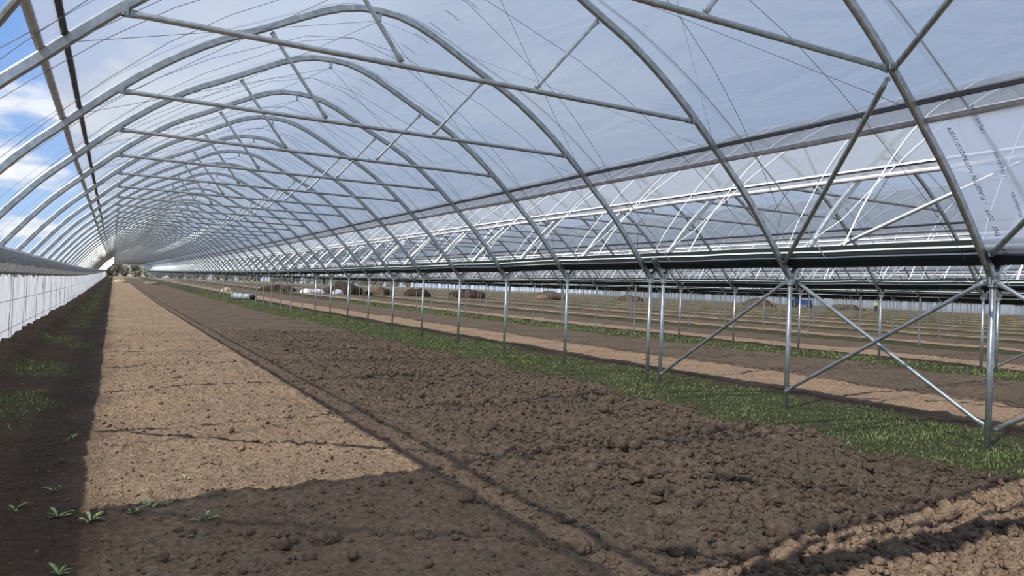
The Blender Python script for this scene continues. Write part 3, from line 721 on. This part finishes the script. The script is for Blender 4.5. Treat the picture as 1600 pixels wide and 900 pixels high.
# ------------------------------------------------------------------ straw heaps, tub, mounds, tarp, vehicle, person
def straw(x, y, r, h, n, lab, seed):
    g = np.random.default_rng(seed); e = tag(link('straw_heap', None, loc=(x, y, Tf(x, y))), lab, 'straw heap', 'straw heaps')
    q = cv*np.array([r, r*.8, h]); q[:,2] = np.maximum(q[:,2], -.1); q *= (1+.25*(vn(cv[:,0]*4+seed, cv[:,1]*4+cv[:,2]*3, 1, seed)-.5))[:,None]
    link('heap', rawmesh('heap', q, cf, M['straw']), e)
    m = MB()
    for i in range(n):
        a = g.uniform(0, 6.28); rr = r*math.sqrt(g.random())*1.25; z = h*max(0, 1-(rr/r)**2); p = Vector((rr*math.cos(a), rr*.8*math.sin(a), z+.02)); d = Vector((g.normal(), g.normal(), g.normal()*.5)).normalized()*.22
        m.tube([p-d, p+d], .012, 3, cap=False)
    s_ = link('straw_stalks', m.mesh('straw_stalks', M['straw']), e); s_['kind'] = 'stuff'
straw(.9, 120, 1.0, .5, 160, 'pale straw heap on the sunlit strip far down the tunnel', 1)
straw(4.6, 112, 1.1, .5, 140, 'yellowish straw heap at mid tunnel in the distance', 2)
straw(11.1, 86, .8, .4, 90, 'straw heap behind the far posts of the nearest row', 3)
M['tub'] = principled('pale_plastic', (.62,.72,.74), .5); M['black'] = principled('black_rubber', (.012,.012,.013), .6)
e = tag(link('plastic_roll', None, loc=(8.35, 56.5, Tf(8.3, 56.5)+.21)), 'pale bluish plastic roll lying on grass by the far posts', 'plastic roll')
m = MB(); dd = Vector((.55,-1.0,0)).normalized(); m.tube([-dd*1.1,-dd*.6,dd*.2,dd*.9], .21, 14); link('film_sleeve', m.mesh('film_sleeve', M['tub'], True), e)
m = MB(); m.tube([dd*.9, dd*1.22], .15, 12); link('core_tube', m.mesh('core_tube', M['black'], True), e)
m = MB(); m.tube([-dd*.02, dd*.06], .216, 14); link('band', m.mesh('band', principled('band_blue', (.2,.32,.42), .6)), e)
M['mound'] = principled('mound_soil', (.060,.042,.030), .95, 0, (2.5, (.11,.075,.05)), .1, (6, .8, .1)); M['mound2'] = principled('mound_soil_pale', (.13,.085,.055), .95, 0, (2.5, (.19,.13,.085)), .1, (6, .8, .1))
for i, (x, y, r, h, mt, lab) in enumerate([(25.5,92,2.4,1.5,'mound','tall dark earth mound behind the posts, beside the white sacks'),(29.5,90,1.8,1.0,'mound','low dark earth mound just right of the tall one'),(35.5,92,1.7,1.1,'mound','dark earth mound between two post rows at centre distance'),(42,90,2.6,1.2,'mound','broad dark earth mound right of centre in the distance'),
        (18.5,96,2.2,.9,'mound','low dark earth heap left of the white sacks'),(103,96,3.2,1.5,'mound2','brown earth mound before the far white wall'),(113,86,3.4,1.0,'mound2','low brown earth mound right of the blue vehicle'),(83,108,2.6,1.2,'mound2','brown earth mound at centre right, far behind the posts'),(60,98,2.6,1.3,'mound2','rounded earth mound in the middle distance')]):
    q = cv*np.array([r, r*.8, h]); q[:,2] = np.maximum(q[:,2], -.2); q *= (1+.5*(vn(cv[:,0]*2+i*3+20, cv[:,1]*2+cv[:,2]*1.5+30, .7, i)-.5))[:,None]
    tag(link('earth_mound', rawmesh('earth_mound', q, cf, M[mt], True), loc=(x, y, Tf(x, y)-.05)), lab, 'earth mound', 'earth mounds')
M['sack'] = principled('white_sack', (.78,.79,.80), .6)
for i, (x, y, r, lab) in enumerate([(20.6,90,.75,'white sack slumped left of the dark mound'),(21.9,90,.9,'largest white sack slumped beside the dark mound'),(24.0,88.6,.65,'white sack lying against the dark mound')]):
    q = cv*np.array([r, r*.7, .42]); q[:,2] = np.maximum(q[:,2], -.1); q *= (1+.5*(vn(cv[:,0]*3+i*3+20, cv[:,1]*3+cv[:,2]*2+30, .6, i+40)-.5))[:,None]
    tag(link('white_sack', rawmesh('white_sack', q, cf, M['sack'], True), loc=(x, y, Tf(x, y)+.1)), lab, 'sack', 'white sacks')
vx, vy = 107.5, 90.5; e = tag(link('blue_vehicle', None, loc=(vx, vy, Tf(vx, vy)), rot=(0,0,math.radians(-50))), 'dark blue farm vehicle parked far behind the posts', 'vehicle')
M['blue'] = principled('blue_paint', (.025,.075,.30), .4); M['glass'] = principled('dark_glass', (.02,.025,.03), .1)
m = MB(); m.box((-1.9,-.75,.55), (1.6,.75,1.45)); link('body', m.mesh('vehicle_body', M['blue']), e)
m = MB(); m.sweep([(-1.6,0,1.45),(-1.4,0,2.3),(-.1,0,2.3),(.2,0,1.45)], [(-.7,-.03),(.7,-.03),(.7,.03),(-.7,.03)], up=Vector((0,0,1))); m.box((-1.5,-.68,2.28),(0,.68,2.36)); link('cab', m.mesh('cab', M['blue']), e)
m = MB(); m.box((-1.35,-.66,1.46),(-.1,.66,2.25)); link('window', m.mesh('cab_window', M['glass']), e)
for wx, wr in ((-1.25,.62),(1.2,.5)):
    for sy in (-1, 1):
        m = MB(); m.tube([(wx,sy*.70,wr),(wx,sy*1.0,wr)], wr, 18); w_ = link('wheel', m.mesh('wheel', M['black']), e)
        m = MB(); m.tube([(wx,sy*.98,wr),(wx,sy*1.02,wr)], wr*.5, 12); link('hub', m.mesh('hub', M['steel_dark']), w_)

def person(x, y, rz):
    z0 = Tf(x, y); e = tag(link('person', None, loc=(x, y, z0), rot=(0,0,rz)), 'person in yellow high-visibility jacket and dark trousers standing far off', 'person')
    def skin(name, verts, edges, radii, material, lvl=1):
        me = bpy.data.meshes.new(name); me.from_pydata(verts, edges, []); o = link(name, me, e)
        md = o.modifiers.new('skin', 'SKIN'); md.use_smooth_shade = True
        if not me.skin_vertices: 
            bm = bmesh.new(); bm.from_mesh(me); bm.verts.layers.skin.verify(); bm.to_mesh(me); bm.free()
        for v, r in zip(me.skin_vertices[0].data, radii): v.radius = r if isinstance(r, tuple) else (r, r)
        me.skin_vertices[0].data[0].use_root = True
        sb = o.modifiers.new('sub', 'SUBSURF'); sb.levels = lvl; sb.render_levels = lvl; me.materials.append(material); return o
    sk = principled('skin', (.50,.32,.24), .6); vest = principled('hi_vis', (.72,.85,.16), .7); tr = principled('trousers', (.02,.022,.03), .8); hair = principled('hair', (.04,.03,.02), .8)
    V = [(0,0,.95),(0,.01,1.15),(0,.01,1.35),(0,.0,1.47),(0,.01,1.56),(0,.02,1.66),(0,.01,1.74)]; E_ = [(i,i+1) for i in range(6)]; Rd = [(.13,.09),(.12,.08),(.13,.08),(.06,.055),(.07,.085),(.078,.098),(.05,.06)]
    for sg in (-1, 1):
        b = len(V); V += [(sg*.20,0,1.40),(sg*.25,.02,1.14),(sg*.24,.12,.92),(sg*.235,.15,.84)]; Rd += [.06,.048,.036,(.026,.04)]; E_ += [(2,b),(b,b+1),(b+1,b+2),(b+2,b+3)]
        for q in range(5):
            c = len(V); fx = (q-2)*.016; V += [(sg*(.235)+ (sg*-.035 if q == 0 else 0), .15+fx, .80),(sg*.232+(sg*-.045 if q == 0 else 0), .165+fx, .755+(.02 if q == 0 else abs(q-2)*.006))]; Rd += [.010,.009]; E_ += [(b+3,c),(c,c+1)]
        b = len(V); V += [(sg*.10,0,.86),(sg*.12,.02,.48),(sg*.13,0,.09),(sg*.14,.13,.04)]; Rd += [.088,.062,.045,.04]; E_ += [(0,b),(b,b+1),(b+1,b+2),(b+2,b+3)]
    skin('body', V, E_, Rd, sk)
    V = [(0,0,.86),(0,.01,1.15),(0,.01,1.36)]; E_ = [(0,1),(1,2)]; Rd = [(.185,.14),(.175,.13),(.195,.135)]
    for sg in (-1, 1):
        b = len(V); V += [(sg*.205,0,1.405),(sg*.25,.02,1.14),(sg*.242,.10,.95)]; Rd += [.078,.066,.052]; E_ += [(2,b),(b,b+1),(b+1,b+2)]
    skin('jacket', V, E_, Rd, vest)
    V = [(0,0,.92)]; E_ = []; Rd = [(.17,.125)]
    for sg in (-1, 1):
        b = len(V); V += [(sg*.10,0,.84),(sg*.12,.02,.48),(sg*.13,0,.10)]; Rd += [.105,.08,.066]; E_ += [(0,b),(b,b+1),(b+1,b+2)]
    skin('trousers', V, E_, Rd, tr)
    q = cv*np.array([.088,.108,.085]); q[:,2] = np.maximum(q[:,2], -.02+cv[:,1]*.04); link('hair', rawmesh('hair', q, cf, hair, True), e, (0,.0,1.70))
    for nm, pos, rr, mt in (('nose',(0,.115,1.62),.016,sk),('eye',(-.03,.10,1.655),.010,hair),('eye',(.03,.10,1.655),.010,hair),('ear',(-.085,.01,1.63),.022,sk),('ear',(.085,.01,1.63),.022,sk),('mouth',(0,.105,1.575),.014,principled('lip', (.4,.16,.13), .6))):
        link(nm, rawmesh(nm, bv*np.array([rr*(1.6 if nm == 'mouth' else .7), rr*.8, rr*(.4 if nm == 'mouth' else 1)]), bf, mt, True), e, pos)
person(101, 71.5, math.radians(150))

# ------------------------------------------------------------------ trees beyond the end of the tunnels
M['bark'] = principled('bark', (.13,.105,.085), .9); M['twig'] = principled('spring_twigs', (.24,.225,.16), .9, 0, (1.2, (.36,.34,.25)), .1)
def tree_meshes(seed):
    g = random.Random(seed); m = MB(); H = 3.9; m.tube([(0,0,-.3),(.05,0,H*.4),(0,.05,H*.75)], .10, 6); tips = []
    for i in range(26):
        z = H*g.uniform(.02,.75); a = g.uniform(0, 6.28); l = g.uniform(.7,1.7); p = Vector((0,0,z)); q = p+Vector((math.cos(a)*l, math.sin(a)*l, l*g.uniform(.5,1.2))); m.tube([p, q], .035, 3, cap=False); tips.append((p, q))
    tr = m.mesh('trunk', M['bark']); c = MB()
    for p, q in tips:
        for j in range(34):
            o = p.lerp(q, g.uniform(.3,1.15))+Vector((g.gauss(0,.28), g.gauss(0,.28), g.gauss(0,.3))); u = Vector((g.gauss(0,1), g.gauss(0,1), g.gauss(0,1))).normalized()*g.uniform(.18,.36); v = Vector((g.gauss(0,1), g.gauss(0,1), g.gauss(0,1))).normalized()*.11
            c.add([o-u-v, o+u-v, o+u+v, o-u+v], [(0,1,2,3)])
    return tr, c.mesh('crown', M['twig'])
TM = [tree_meshes(i) for i in range(4)]
jr = random.Random(21); k = 0
for i in range(90):
    x = -22+i*1.3+jr.uniform(-.8,.8); y = 238+jr.uniform(-5,12)+(.18*x if x > 20 else 0)
    tr, cr = TM[i % 4]; e = link('bare_tree', None, loc=(x, y, Tf(x, y)), rot=(0,0,jr.uniform(0,6.28))); sc_ = jr.uniform(.6,.95); e.scale = (sc_,)*3
    link('trunk', tr, e); link('crown', cr, e)
    tag(e, 'greyish spring tree in the line beyond the far end of the tunnels', 'tree', 'trees beyond the tunnels')
